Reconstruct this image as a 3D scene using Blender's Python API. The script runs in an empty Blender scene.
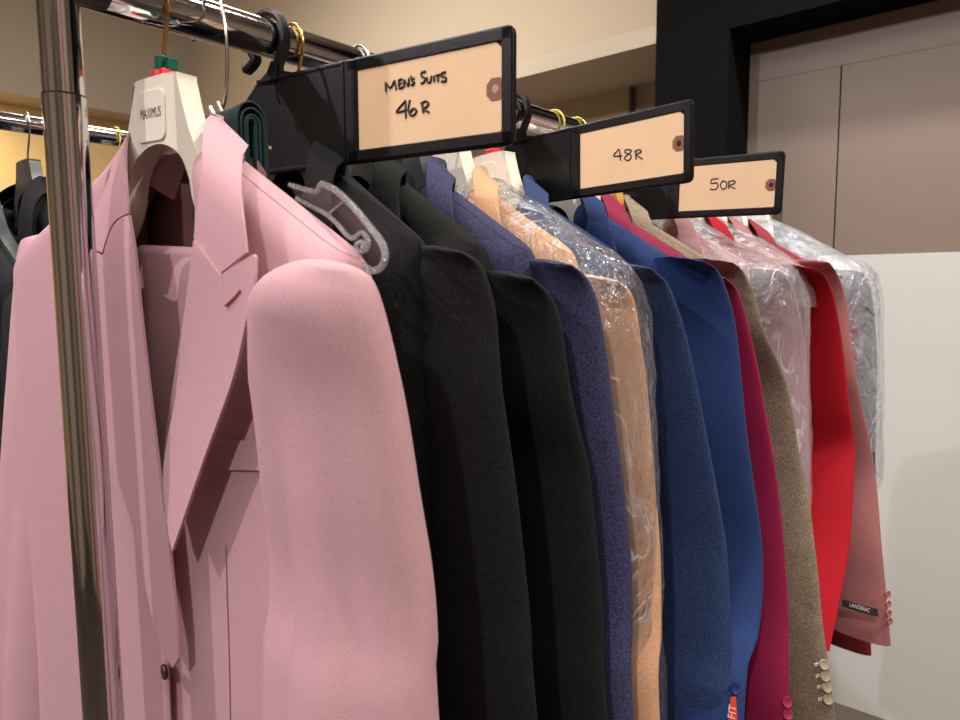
import bpy, bmesh, math, random
from mathutils import Vector, Matrix, noise
from math import sin, cos, tan, pi, sqrt, exp, radians as R
random.seed(7)
S = bpy.context.scene
COL = S.collection

# ------------------------------------------------------------------ camera
CP = Vector((.532, -.341, 1.5)); YAW, PIT, ROL, F = .7134, .101, -.006, 700.
FW = Vector((-sin(YAW)*cos(PIT), cos(YAW)*cos(PIT), -sin(PIT)))
r0 = Vector((cos(YAW), sin(YAW), 0)); u0 = r0.cross(FW)
RT = r0*cos(ROL)+u0*sin(ROL); UP = -r0*sin(ROL)+u0*cos(ROL)
cam = bpy.data.cameras.new('camera'); co = bpy.data.objects.new('camera', cam); COL.objects.link(co)
co.matrix_world = Matrix(((RT.x, UP.x, -FW.x, CP.x), (RT.y, UP.y, -FW.y, CP.y), (RT.z, UP.z, -FW.z, CP.z), (0, 0, 0, 1)))
cam.sensor_width = 36; cam.lens = F/960*36; cam.clip_start = .01
cam.dof.use_dof = True; cam.dof.focus_distance = .75; cam.dof.aperture_fstop = 12
S.camera = co

def ray(x, y): return FW+RT*((x-480)/F)-UP*((y-360)/F)
def on_plane(x, y, P, n):
    """the point of a vertical / slanted plane seen at a place of the photo"""
    d = ray(x, y); return CP+d*((P-CP).dot(n)/d.dot(n))
def lerp_tab(tab, z):
    """tab sorted by descending key"""
    if z >= tab[0][0]: return tab[0][1]
    for (a, va), (b, vb) in zip(tab, tab[1:]):
        if z >= b:
            t = (z-b)/(a-b); return vb+(va-vb)*t
    return tab[-1][1]
def spline(pts, n=6, closed=False):
    P = [Vector(p) for p in pts]; out = []; N = len(P)
    rng = range(N) if closed else range(N-1)
    for i in rng:
        if closed: p0, p1, p2, p3 = P[i-1], P[i], P[(i+1) % N], P[(i+2) % N]
        else:
            p1, p2 = P[i], P[i+1]
            p0 = P[i-1] if i else p1*2-p2
            p3 = P[i+2] if i+2 < N else p2*2-p1
        for k in range(n):
            t = k/n
            out.append(.5*((2*p1)+(p2-p0)*t+(2*p0-5*p1+4*p2-p3)*t*t+(3*p1-p0-3*p2+p3)*t**3))
    if not closed: out.append(P[-1].copy())
    return out

# ------------------------------------------------------------------ materials
def newmat(name):
    m = bpy.data.materials.new(name); m.use_nodes = True
    nt = m.node_tree; return m, nt, nt.nodes['Principled BSDF']
def N(nt, t, **k):
    n = nt.nodes.new(t)
    for a, b in k.items():
        if a in n.inputs: n.inputs[a].default_value = b
        else: setattr(n, a, b)
    return n
def plain(name, col, rough=.5, metal=0, spec=.5, bump=0, bscale=200, coat=0, trans=0, var=0, vscale=8, ior=1.5):
    m, nt, b = newmat(name)
    b.inputs['Base Color'].default_value = (*col, 1); b.inputs['Roughness'].default_value = rough
    b.inputs['Metallic'].default_value = metal; b.inputs['Specular IOR Level'].default_value = spec
    b.inputs['Coat Weight'].default_value = coat; b.inputs['Transmission Weight'].default_value = trans
    b.inputs['IOR'].default_value = ior
    tc = N(nt, 'ShaderNodeTexCoord')
    if var:
        n = N(nt, 'ShaderNodeTexNoise', Scale=vscale, Detail=4); nt.links.new(tc.outputs['Object'], n.inputs['Vector'])
        mx = N(nt, 'ShaderNodeMix', data_type='RGBA')
        mx.inputs[6].default_value = (*[c*(1-var) for c in col], 1); mx.inputs[7].default_value = (*[min(1, c*(1+var)) for c in col], 1)
        nt.links.new(n.outputs['Fac'], mx.inputs[0]); nt.links.new(mx.outputs[2], b.inputs['Base Color'])
    if bump:
        n = N(nt, 'ShaderNodeTexNoise', Scale=bscale, Detail=3); nt.links.new(tc.outputs['Object'], n.inputs['Vector'])
        bp = N(nt, 'ShaderNodeBump', Strength=bump, Distance=.002); nt.links.new(n.outputs['Fac'], bp.inputs['Height'])
        nt.links.new(bp.outputs[0], b.inputs['Normal'])
    return m
def fabric(name, col, weave=900, contrast=.18, sheen=.25, seam=True, rough=.85, wrinkle=.25, thread=None):
    """woven cloth: fine crossed threads, faint creases, a shoulder seam where the uv says so"""
    m, nt, b = newmat(name); L = nt.links.new
    b.inputs['Roughness'].default_value = rough; b.inputs['Specular IOR Level'].default_value = .2
    b.inputs['Sheen Weight'].default_value = sheen; b.inputs['Sheen Roughness'].default_value = .5
    b.inputs['Sheen Tint'].default_value = (*[min(1, c*1.3+.1) for c in col], 1)
    tc = N(nt, 'ShaderNodeTexCoord')
    hs = []
    for sc in ((1, 1, .4), (.4, .4, 1)):
        mp = N(nt, 'ShaderNodeMapping'); mp.inputs['Scale'].default_value = sc; L(tc.outputs['Object'], mp.inputs[0])
        n = N(nt, 'ShaderNodeTexNoise', Scale=weave*1.5, Detail=2); L(mp.outputs[0], n.inputs['Vector']); hs.append(n.outputs['Fac'])
    ad = N(nt, 'ShaderNodeMath', operation='ADD'); L(hs[0], ad.inputs[0]); L(hs[1], ad.inputs[1])
    mr = N(nt, 'ShaderNodeMapRange'); mr.inputs[1].default_value = .75; mr.inputs[2].default_value = 1.25; L(ad.outputs[0], mr.inputs[0])
    mx = N(nt, 'ShaderNodeMix', data_type='RGBA'); L(mr.outputs[0], mx.inputs[0])
    mx.inputs[6].default_value = (*[c*(1-contrast) for c in col], 1)
    mx.inputs[7].default_value = (*(thread or [min(1, c*(1+contrast)+contrast*.02) for c in col]), 1)
    out = mx.outputs[2]
    if seam:
        uv = N(nt, 'ShaderNodeUVMap', uv_map='UVMap'); sp = N(nt, 'ShaderNodeSeparateXYZ'); L(uv.outputs[0], sp.inputs[0])
        s1 = N(nt, 'ShaderNodeMath', operation='SUBTRACT'); L(sp.outputs[1], s1.inputs[0]); s1.inputs[1].default_value = .011
        s2 = N(nt, 'ShaderNodeMath', operation='ABSOLUTE'); L(s1.outputs[0], s2.inputs[0])
        s3 = N(nt, 'ShaderNodeMath', operation='LESS_THAN'); L(s2.outputs[0], s3.inputs[0]); s3.inputs[1].default_value = .00045
        m2 = N(nt, 'ShaderNodeMix', data_type='RGBA'); L(s3.outputs[0], m2.inputs[0]); L(out, m2.inputs[6])
        m2.inputs[7].default_value = (*[c*.25 for c in col], 1); out = m2.outputs[2]
    L(out, b.inputs['Base Color'])
    wn = N(nt, 'ShaderNodeTexNoise', Scale=14, Detail=3, Distortion=.6); L(tc.outputs['Object'], wn.inputs['Vector'])
    b1 = N(nt, 'ShaderNodeBump', Strength=wrinkle, Distance=.006); L(wn.outputs['Fac'], b1.inputs['Height'])
    b2 = N(nt, 'ShaderNodeBump', Strength=.35, Distance=.0004); L(ad.outputs[0], b2.inputs['Height']); L(b1.outputs[0], b2.inputs['Normal'])
    L(b2.outputs[0], b.inputs['Normal'])
    return m
def film(name, scale=9, amount=.5, haze=.1, crease=.5):
    """thin clear garment bag: see-through, with glossy whitish creases"""
    m, nt, b = newmat(name); L = nt.links.new
    nt.nodes.remove(b); o = nt.nodes['Material Output']
    tc = N(nt, 'ShaderNodeTexCoord')
    mp = N(nt, 'ShaderNodeMapping'); mp.inputs['Scale'].default_value = (1.3, 1.6, .75); mp.inputs['Rotation'].default_value = (.3, .55, 0); L(tc.outputs['Object'], mp.inputs[0])
    n = N(nt, 'ShaderNodeTexNoise', Scale=scale, Detail=3, Distortion=1.2, Roughness=.5); L(mp.outputs[0], n.inputs['Vector'])
    # creases lie where the noise crosses its middle
    c1 = N(nt, 'ShaderNodeMath', operation='SUBTRACT'); L(n.outputs['Fac'], c1.inputs[0]); c1.inputs[1].default_value = .5
    c2 = N(nt, 'ShaderNodeMath', operation='ABSOLUTE'); L(c1.outputs[0], c2.inputs[0])
    cr = N(nt, 'ShaderNodeMapRange'); cr.inputs[1].default_value = 0; cr.inputs[2].default_value = .030; cr.inputs[3].default_value = 1; cr.inputs[4].default_value = 0; L(c2.outputs[0], cr.inputs[0])
    n3 = N(nt, 'ShaderNodeTexNoise', Scale=scale*.8, Detail=2); L(tc.outputs['Object'], n3.inputs['Vector'])
    c3 = N(nt, 'ShaderNodeMapRange'); c3.inputs[1].default_value = .45; c3.inputs[2].default_value = .65; L(n3.outputs['Fac'], c3.inputs[0])
    cm = N(nt, 'ShaderNodeMath', operation='MULTIPLY'); L(cr.outputs[0], cm.inputs[0]); L(c3.outputs[0], cm.inputs[1])
    n4 = N(nt, 'ShaderNodeTexNoise', Scale=scale*3.2, Detail=3, Distortion=1.5); L(mp.outputs[0], n4.inputs['Vector'])
    c4 = N(nt, 'ShaderNodeMath', operation='SUBTRACT'); L(n4.outputs['Fac'], c4.inputs[0]); c4.inputs[1].default_value = .5
    c5 = N(nt, 'ShaderNodeMath', operation='ABSOLUTE'); L(c4.outputs[0], c5.inputs[0])
    b0 = N(nt, 'ShaderNodeBump', Strength=1, Distance=.012); L(c2.outputs[0], b0.inputs['Height'])
    bp = N(nt, 'ShaderNodeBump', Strength=1, Distance=.006); L(c5.outputs[0], bp.inputs['Height']); L(b0.outputs[0], bp.inputs['Normal'])
    g = N(nt, 'ShaderNodeBsdfGlossy', Roughness=.2); g.inputs['Color'].default_value = (1, 1, 1, 1); L(bp.outputs[0], g.inputs['Normal'])
    d = N(nt, 'ShaderNodeBsdfDiffuse'); d.inputs['Color'].default_value = (.80, .87, .97, 1); L(bp.outputs[0], d.inputs['Normal'])
    t = N(nt, 'ShaderNodeBsdfTransparent'); t.inputs['Color'].default_value = (.985, .985, .99, 1)
    lw = N(nt, 'ShaderNodeLayerWeight'); L(bp.outputs[0], lw.inputs['Normal']); fr = N(nt, 'ShaderNodeMath', operation='POWER'); L(lw.outputs['Facing'], fr.inputs[0]); fr.inputs[1].default_value = 3.2
    mu = N(nt, 'ShaderNodeMath', operation='MULTIPLY_ADD'); L(fr.outputs[0], mu.inputs[0]); mu.inputs[1].default_value = amount; mu.inputs[2].default_value = .04
    hz = N(nt, 'ShaderNodeMath', operation='MULTIPLY_ADD'); L(cm.outputs[0], hz.inputs[0]); hz.inputs[1].default_value = crease; hz.inputs[2].default_value = haze
    m1 = N(nt, 'ShaderNodeMixShader'); L(hz.outputs[0], m1.inputs[0]); L(t.outputs[0], m1.inputs[1]); L(d.outputs[0], m1.inputs[2])
    m2 = N(nt, 'ShaderNodeMixShader'); L(mu.outputs[0], m2.inputs[0]); L(m1.outputs[0], m2.inputs[1]); L(g.outputs[0], m2.inputs[2])
    L(m2.outputs[0], o.inputs[0])
    return m
def clear_plastic(name, mult=1.3, base=.06):
    m, nt, b = newmat(name); L = nt.links.new
    nt.nodes.remove(b); o = nt.nodes['Material Output']
    g = N(nt, 'ShaderNodeBsdfGlossy', Roughness=.06)
    t = N(nt, 'ShaderNodeBsdfTransparent'); t.inputs['Color'].default_value = (.97, .97, .975, 1)
    lw = N(nt, 'ShaderNodeLayerWeight'); fr = N(nt, 'ShaderNodeMath', operation='POWER'); L(lw.outputs['Facing'], fr.inputs[0]); fr.inputs[1].default_value = 3.5; mu = N(nt, 'ShaderNodeMath', operation='MULTIPLY_ADD'); L(fr.outputs[0], mu.inputs[0])
    mu.inputs[1].default_value = mult; mu.inputs[2].default_value = base; mu.use_clamp = True
    m2 = N(nt, 'ShaderNodeMixShader'); L(mu.outputs[0], m2.inputs[0]); L(t.outputs[0], m2.inputs[1]); L(g.outputs[0], m2.inputs[2])
    L(m2.outputs[0], o.inputs[0]); return m
def scratched_chrome(name):
    m = plain(name, (.66, .65, .68), .08, 1)
    nt = m.node_tree; b = nt.nodes['Principled BSDF']; tc = nt.nodes['Texture Coordinate']
    mp = N(nt, 'ShaderNodeMapping'); mp.inputs['Scale'].default_value = (60, 60, 60); nt.links.new(tc.outputs['Object'], mp.inputs[0])
    n = N(nt, 'ShaderNodeTexNoise', Scale=6, Detail=6); nt.links.new(mp.outputs[0], n.inputs['Vector'])
    mr = N(nt, 'ShaderNodeMapRange'); mr.inputs[1].default_value = .4; mr.inputs[2].default_value = .8; mr.inputs[3].default_value = .05; mr.inputs[4].default_value = .14
    nt.links.new(n.outputs['Fac'], mr.inputs[0]); nt.links.new(mr.outputs[0], b.inputs['Roughness']); return m
M_chrome = scratched_chrome('chrome')
M_gold = plain('gold_wire', (.78, .52, .16), .2, 1)
M_glit = plain('gold_glitter_wire', (.78, .66, .15), .35, 1, bump=1, bscale=900)
M_wire = plain('silver_wire', (.75, .74, .72), .18, 1)
M_blk = plain('black_plastic', (.004, .004, .005), .36, spec=.35, bump=.12, bscale=700)
M_blkgl = plain('glossy_black_plastic', (.02, .022, .025), .22)
M_grygl = plain('dark_grey_plastic', (.06, .065, .07), .3)
M_cream = plain('cream_plastic', (.88, .83, .70), .3, var=.03)
M_white = plain('white_plastic', (.82, .80, .74), .3)
M_wood = plain('varnished_wood', (.62, .33, .08), .3, var=.2, vscale=30)
M_card = plain('manila_card', (.80, .57, .34), .75, var=.05, vscale=30, bump=.1, bscale=500)
M_ring = plain('card_reinforcement', (.25, .10, .06), .7)
M_ink = plain('black_ink', (.006, .006, .01), .5)
M_red = plain('red_plastic', (.75, .03, .03), .35)
M_grn = plain('green_plastic', (.0, .10, .055), .35)
M_tagred = plain('red_tag', (.85, .07, .03), .5)
M_tagtx = plain('tag_print', (.9, .85, .8), .6)
M_clear = clear_plastic('clear_plastic', .35, .02); M_rim = film('painted_glint_rim', 80, 1.6, .22, .3)  # rim: white haze mixed into the clear plastic as its bright edge highlight
M_label = plain('black_label', (.006, .006, .008), .45)
M_film = film('garment_film', 12, .9, .05, .5)
M_film2 = film('garment_film_foggy', 13, .8, .12, .5)
M_film3 = film('garment_film_white', 12, .9, .24, .5)
F_pink = fabric('dusty_pink_wool', (.56, .335, .37), 1500, .13, .25, wrinkle=.12)
F_pinkl = fabric('mauve_lining', (.17, .085, .09), 600, .1, .1, seam=False, rough=.5, wrinkle=.5)
F_black = fabric('black_wool', (.006, .006, .007), 800, .5, .03, thread=(.016, .016, .018))
F_black2 = fabric('black_twill', (.006, .006, .006), 800, .5, .03, thread=(.017, .018, .017))
F_navy = fabric('navy_wool', (.026, .028, .075), 800, .4, .15, thread=(.075, .08, .17))
F_tan = fabric('tan_linen', (.62, .35, .20), 700, .15, .15, wrinkle=.7)
F_blue1 = fabric('royal_blue_wool', (.016, .032, .100), 800, .35, .2, thread=(.04, .075, .19))
F_blue2 = fabric('deep_blue_wool', (.018, .044, .150), 1000, .25, .2)
F_mag = fabric('magenta_cloth', (.26, .008, .055), 900, .1, .35, rough=.65, wrinkle=.3)
F_taupe = fabric('taupe_linen', (.235, .185, .125), 600, .35, .1, wrinkle=.9, thread=(.36, .29, .21))
F_mauve = fabric('mauve_cloth', (.42, .22, .24), 900, .1, .2)
F_scar = fabric('scarlet_cloth', (.31, .002, .010), 900, .05, .2, wrinkle=.1)
F_rose = fabric('dusty_rose_cloth', (.30, .115, .115), 900, .1, .15, rough=.6, wrinkle=.5)
F_dred = fabric('brick_red_cloth', (.20, .022, .03), 900, .1, .15)
F_grey = fabric('dark_grey_pinstripe', (.035, .045, .06), 800, .3, .1)
F_dark = fabric('charcoal_wool', (.014, .016, .018), 700, .4, .1)
F_green = fabric('dark_green_cloth', (.006, .03, .028), 900, .3, .15, seam=False, rough=.6)

# ------------------------------------------------------------------ mesh helpers
def thing(name, loc, label, cat, group=None):
    o = bpy.data.objects.new(name, None); o.location = loc; o.empty_display_size = .03; COL.objects.link(o)
    o['label'] = label; o['category'] = cat
    if group: o['group'] = group
    return o
def worldloc(p):
    v = Vector((0, 0, 0))
    while p: v += p.location; p = p.parent
    return v
def mesh(name, V, Fc, mat, parent=None, smooth=True, solid=0, uv=None, loc=None, weld=0, bevel=0, sub=0, offset=-1):
    me = bpy.data.meshes.new(name)
    o = bpy.data.objects.new(name, me)
    if parent: o.parent = parent; base = worldloc(parent)
    else:
        base = Vector(loc) if loc else Vector((0, 0, 0)); o.location = base
    me.from_pydata([tuple(Vector(v)-base) for v in V], [], Fc)
    if uv:
        ul = me.uv_layers.new(name='UVMap')
        for lp in me.loops: ul.data[lp.index].uv = uv[lp.vertex_index]
    bm = bmesh.new(); bm.from_mesh(me)
    if weld: bmesh.ops.remove_doubles(bm, verts=bm.verts, dist=weld)
    bmesh.ops.recalc_face_normals(bm, faces=bm.faces)
    bm.to_mesh(me); bm.free()
    if smooth:
        me.polygons.foreach_set('use_smooth', [True]*len(me.polygons)); me.set_sharp_from_angle(angle=R(55))
    me.materials.append(mat); COL.objects.link(o)
    if solid:
        s = o.modifiers.new('thickness', 'SOLIDIFY'); s.thickness = solid; s.offset = offset
    if bevel:
        b = o.modifiers.new('bevel', 'BEVEL'); b.width = bevel; b.segments = 3; b.limit_method = 'ANGLE'; b.angle_limit = R(40)
    if sub:
        b = o.modifiers.new('sub', 'SUBSURF'); b.levels = sub; b.render_levels = sub
    return o
def thick(V, Fc, vec):
    n = len(V); cnt = {}
    for f in Fc:
        for a, b in zip(f, f[1:]+f[:1]): cnt[(a, b)] = 1
    out = list(Fc)+[tuple(i+n for i in reversed(f)) for f in Fc]
    for (a, b) in cnt:
        if (b, a) not in cnt: out.append((b, a, a+n, b+n))
    return [Vector(v) for v in V]+[Vector(v)+vec for v in V], out
def structure(o): o['kind'] = 'structure'; return o
def tag(o, label, cat, group=None):
    o['label'] = label; o['category'] = cat
    if group: o['group'] = group
    return o
def box(x0, x1, y0, y1, z0, z1):
    V = [(x, y, z) for x in (x0, x1) for y in (y0, y1) for z in (z0, z1)]
    return V, [(0, 1, 3, 2), (4, 6, 7, 5), (0, 4, 5, 1), (2, 3, 7, 6), (0, 2, 6, 4), (1, 5, 7, 3)]
def join(*parts):
    V = []; Fc = []
    for v, f in parts:
        n = len(V); V += list(v); Fc += [tuple(i+n for i in g) for g in f]
    return V, Fc
def tube(P, r, n=12, cap=True, flat=None):
    P = [Vector(p) for p in P]; V = []; Fc = []
    rr = r if isinstance(r, (list, tuple)) else [r]*len(P)
    t = (P[1]-P[0]).normalized()
    a = t.cross(Vector((0, 0, 1)))
    if a.length < .01: a = t.cross(Vector((1, 0, 0)))
    a.normalize()
    for i, p in enumerate(P):
        t = (P[min(i+1, len(P)-1)]-P[max(i-1, 0)]).normalized()
        a = (a-t*a.dot(t)).normalized(); b = t.cross(a)
        for k in range(n):
            an = 2*pi*k/n
            V.append(p+a*cos(an)*rr[i]+b*sin(an)*rr[i])
    for i in range(len(P)-1):
        for k in range(n):
            Fc.append((i*n+k, i*n+(k+1) % n, (i+1)*n+(k+1) % n, (i+1)*n+k))
    if cap: Fc += [tuple(range(n-1, -1, -1)), tuple((len(P)-1)*n+k for k in range(n))]
    return V, Fc
def prism(poly, fr, o0, o1):
    """flat outline (X, Z) between two offsets of a frame"""
    n = len(poly)
    V = [fr(x, o0, z) for x, z in poly]+[fr(x, o1, z) for x, z in poly]
    return V, [tuple(range(n)), tuple(range(2*n-1, n-1, -1))]+[(i, (i+1) % n, n+(i+1) % n, n+i) for i in range(n)]
def frame(x0, y0, psi, roll=0, z0=0):
    """X across the garment, o towards its front (-y), Z up"""
    e = Vector((cos(psi), sin(psi), 0)); n = Vector((sin(psi), -cos(psi), 0))
    cr, sr = cos(roll), sin(roll)
    def f(X, o, Z):
        dz = Z-1.6
        return Vector((x0, y0, 0))+e*(X*cr+dz*sr)+n*o+Vector((0, 0, 1.6+z0+dz*cr-X*sr))
    return f
def grid_poly(poly, step):
    """2-D polygon cut into a fine grid: verts, faces"""
    bm = bmesh.new(); vs = [bm.verts.new((p[0], p[1], 0)) for p in poly]; bm.faces.new(vs)
    x0, x1 = min(p[0] for p in poly), max(p[0] for p in poly); y0, y1 = min(p[1] for p in poly), max(p[1] for p in poly)
    for a, b, nn in ((x0, x1, (1, 0, 0)), (y0, y1, (0, 1, 0))):
        k = a+step*.5
        while k < b:
            c = (k, 0, 0) if nn[0] else (0, k, 0)
            bmesh.ops.bisect_plane(bm, geom=bm.verts[:]+bm.edges[:]+bm.faces[:], plane_co=c, plane_no=nn, dist=1e-6)
            k += step
    bm.verts.index_update()
    V = [(v.co.x, v.co.y) for v in bm.verts]; Fc = [tuple(v.index for v in f.verts) for f in bm.faces]; bm.free()
    return V, Fc
def text_mesh(body, size, fn, sx=1.):
    cu = bpy.data.curves.new('t', 'FONT'); cu.body = body; cu.size = size; cu.align_x = 'CENTER'; cu.align_y = 'CENTER'
    o = bpy.data.objects.new('t', cu); COL.objects.link(o)
    dg = bpy.context.evaluated_depsgraph_get(); me = o.evaluated_get(dg).to_mesh()
    V = [fn(v.co.x*sx, v.co.y) for v in me.vertices]; Fc = [tuple(p.vertices) for p in me.polygons]
    o.to_mesh_clear(); bpy.data.objects.remove(o); bpy.data.curves.remove(cu); return V, Fc

# ------------------------------------------------------------------ jacket
def ztop(X, drop=0):
    a = abs(X)
    return lerp_tab([(0., 1.)], 0) and (1.606-(a-.05)*.56 if a < .19 else 1.5276-(a-.19)*.42) if a > .05 else 1.606
def shell(fr, T=.026, side=((1.6, .180), (1.50, .182), (1.40, .180), (1.15, .17), (.78, .15)), edgeL=None, edgeR=None, zb=.78, r=.028, overlap=.008, crumple=0, lift=0, closed=False, neck=.052, xs=.180, dz=0):
    """front panels and back of a hanging garment, meeting on the shoulder line; returns verts, faces, uv (X, arc from ridge)"""
    side = list(side)
    rows = [('r', k/8*pi/2) for k in range(9)]+[('s', (k/26)**1.15) for k in range(1, 27)]
    NU = 16; V = []; Fc = []; UV = []
    def column(u, sgn, front):
        Xt = neck+(xs-neck)*u; zt = ztop(Xt)+dz
        out = []
        for kind, q in rows:
            if kind == 'r': z = zt-r*(1-cos(q)); o = T*sin(q); s = r*q
            else: z = (zt-r)+(zb-(zt-r))*q; o = T; s = r*pi/2+(zt-r-z)
            sd = lerp_tab(side, z)
            if front and not closed:
                e = lerp_tab(edgeR if sgn > 0 else edgeL, z)*sgn
                if kind == 'r' and q < pi/2*.99: e = max(e, 0)*1.0
                vfrac = 1-(zt-z)/.16
                e = e if vfrac < 0 else e+(neck-e)*min(1, max(0, vfrac))**2
                X = e*(1-u)+sd*u if kind == 's' else None
                if X is None: X = Xt+(e*(1-u)+sd*u-Xt)*(q/(pi/2))
                if sgn < 0: o += overlap*(1-u)*min(1, max(0, (zt-z)/.12))
            else:
                X = Xt+(neck*(1-u)+sd*u-Xt)*(min(1, q/(pi/2)) if kind == 'r' else 1)
            rd = sqrt(max(0, 1-max(0, (u-.82)/.18)**2)); oo = o*rd
            if not front: oo = -oo*1.05
            if u > .999: oo = 0
            out.append((X*sgn, oo, z, s if front else -s))
        return out
    def add(cols):
        base = len(V); n = len(rows)
        for c in cols:
            for X, o, z, s in c:
                p = fr(X, o, z)
                if crumple:
                    q = Vector((p.x*11, p.y*13, p.z*9)); d = noise.noise(q)*crumple+abs(noise.noise(q*2.3))*crumple*.7+noise.noise(q*5)*crumple*.25
                    p = p+Vector((0, -1 if o > 0 else 1, 0))*d*.8+Vector((1 if X > 0 else -1, 0, 1))*d*.5
                V.append(p); UV.append((X, s))
        for i in range(len(cols)-1):
            for j in range(n-1):
                Fc.append((base+i*n+j, base+i*n+j+1, base+(i+1)*n+j+1, base+(i+1)*n+j))
    us = [k/NU for k in range(NU+1)]
    if closed:
        for fnt in (True, False):
            cols = [column(u, -1, fnt) for u in reversed(us)]+[column(u, 1, fnt) for u in us]
            add(cols)
    else:
        add([column(u, 1, True) for u in us]); add([column(u, -1, True) for u in us])
        back = [column(u, -1, False) for u in reversed(us)]
        mid = []
        for k in range(1, 6):
            t = k/6; a = back[-1]; c = []
            for (X, o, z, s) in a: c.append((X+(-2*X)*t, o, z, s))
            mid.append(c)
        add(back+mid+[column(u, 1, False) for u in us])
    return V, Fc, UV

def sleeve(sil, x0, k, a, b, alpha, side=1, zend=.87, stop=False, folds=((2.5, 3, .0015),), grooves=(), ztopz=None, taper=.80, shear=.34, cap=.74, hd=.034):
    """outline seen in the photo -> a flattened tube at its own distance; sil = photo points from shoulder tip down"""
    nrm = Vector((side, 0, k)); P0 = Vector((side*x0, 0, 1.52))
    pts = [on_plane(x, y, P0, nrm) for x, y in sil]
    pts = sorted(pts, key=lambda p: -p.z); z1 = pts[0].z
    if pts[-1].z > zend+.01 and not stop:                      # carry the outline on down, below the frame
        d = (pts[-1]-pts[-2]); d = d/(-d.z)
        e = pts[-1]+Vector((d.x, d.y*.3, -1))*(pts[-1].z-zend); pts.append(e)
    else: zend = pts[-1].z
    pts = spline(pts, 8)
    tb = [(p.z, p) for p in pts]
    rows = [z1-hd*(1-cos(q/9*pi/2)) for q in range(1, 10)]
    n2 = 46; zs = rows+[rows[-1]+(zend-rows[-1])*(i/n2) for i in range(1, n2+1)]
    V = []; Fc = []; NN = 48
    e1 = Vector((cos(alpha), sin(alpha), 0)); e2 = Vector((-sin(alpha), cos(alpha), 0))
    first = None
    for i, z in enumerate(zs):
        Sp = lerp_tab(tb, z)
        v = Vector((Sp.x-CP.x, Sp.y-CP.y, 0)); m = Vector((v.y, -v.x, 0)).normalized()*side
        d = z1-z; dome = max(0.0, 1-(max(0, 1-d/hd))**2)**.5 if d < hd else 1
        L = (z-zend)/(z1-zend)
        tp = taper+(1-taper)*L
        aa = a*tp*dome*(cap+(1-cap)*min(1, d/.07)**.7); bb = b*(tp*.9+.1)*dome
        h2 = (aa*m.dot(e1))**2+(bb*m.dot(e2))**2; h = sqrt(h2)+1e-9
        c = Sp-(e1*(aa*aa*m.dot(e1))+e2*(bb*bb*m.dot(e2)))/h
        if i == 0: first = c
        for kk in range(NN):
            th = 2*pi*kk/NN
            rr = 1.0
            disp = 0
            if dome >= .99:
                for fr_, fq, am in folds:
                    disp += am*sin(fr_*th+fq*(z1-z)*6+fr_)*min(1, d/.12)*(.6+.8*noise.noise(Vector((th, z*5, a*30))))
                for th0, w, am, tilt, za in grooves:
                    t0 = th0+tilt*(z1-z); dd = (th-t0+pi) % (2*pi)-pi
                    disp -= am*exp(-(dd/w)**2)*min(1, max(0, (za-z)/.12))
            p = c+e1*(cos(th)*(aa+disp))+e2*(sin(th)*(bb+disp)); V.append(Vector((p.x, p.y, z+shear*aa*(1-cos(th)*side)*exp(-d/.05))))
    for i in range(len(zs)-1):
        for kk in range(NN):
            Fc.append((i*NN+kk, i*NN+(kk+1) % NN, (i+1)*NN+(kk+1) % NN, (i+1)*NN+kk))
    V.append(Vector((first.x, first.y, z1))); n = len(V)-1
    for kk in range(NN): Fc.append((n, (kk+1) % NN, kk))
    return V, Fc, tb
def plain_sleeve(fr, sgn, zt=1.515, zb=.87, a=.068, b=.028, xs=.185, flare=.1):
    V = []; Fc = []; NN = 28; zs = [zt-.045*(1-cos(q/7*pi/2)) for q in range(0, 8)]; zs += [zs[-1]+(zb-zs[-1])*i/20 for i in range(1, 21)]
    for z in zs:
        d = zt-z; dome = sqrt(max(1e-4, 1-(max(0, 1-d/.045))**2)); tp = .8+.2*(z-zb)/(zt-zb)
        for k in range(NN):
            th = 2*pi*k/NN; V.append(fr(sgn*(xs+flare*d*.6+cos(th)*a*tp*dome*.62), .004+.12*d*0+sin(th)*b*dome, z))
    for i in range(len(zs)-1):
        for k in range(NN): Fc.append((i*NN+k, i*NN+(k+1) % NN, (i+1)*NN+(k+1) % NN, (i+1)*NN+k))
    return V, Fc

# pattern pieces of collar and lapel, traced on the pink jacket once and cut for every jacket
PX0, PY0, PPSI, PROLL = .004, -.078, R(5), R(2.)
fpink0 = frame(PX0, PY0, PPSI, PROLL)
fpink = lambda X, o, Z: fpink0(X*1.03 if X < 0 else X, o+(.15*max(0, -X-.01) if X < 0 else 0), Z)   # the hanger curves forward on that side
pn = Vector((sin(PPSI), -cos(PPSI), 0)); pe = Vector((cos(PPSI), sin(PPSI), 0))
def loc_of(px, py, o):
    """photo point on the pink jacket's plane at offset o, as local X, Z"""
    P = on_plane(px, py, Vector((PX0, PY0, 0))+pn*o, pn); q = P-Vector((PX0, PY0, 0)); X = q.dot(pe); dz = P.z-1.6
    cr, sr = cos(PROLL), sin(PROLL); return (X*cr-dz*sr, 1.6+X*sr+dz*cr)
def piece(poly, ofn, step=5):
    V, Fc = grid_poly(poly, step); out = []
    for x, y in V:
        o = ofn(x, y); X, Z = loc_of(x, y, o); out.append((X, o, Z))
    return out, Fc
def crest_d(x, y):   # distance below the collar's crest line in the photo
    ax, ay, bx, by = 211, 114, 246, 145; L = sqrt((bx-ax)**2+(by-ay)**2)
    return max(0, ((bx-ax)*(y-ay)-(by-ay)*(x-ax))/L)
def o_collar(x, y):
    d = crest_d(x, y); return .002+.042*(1-exp(-d/24))+.004*min(1, d/60)
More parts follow.
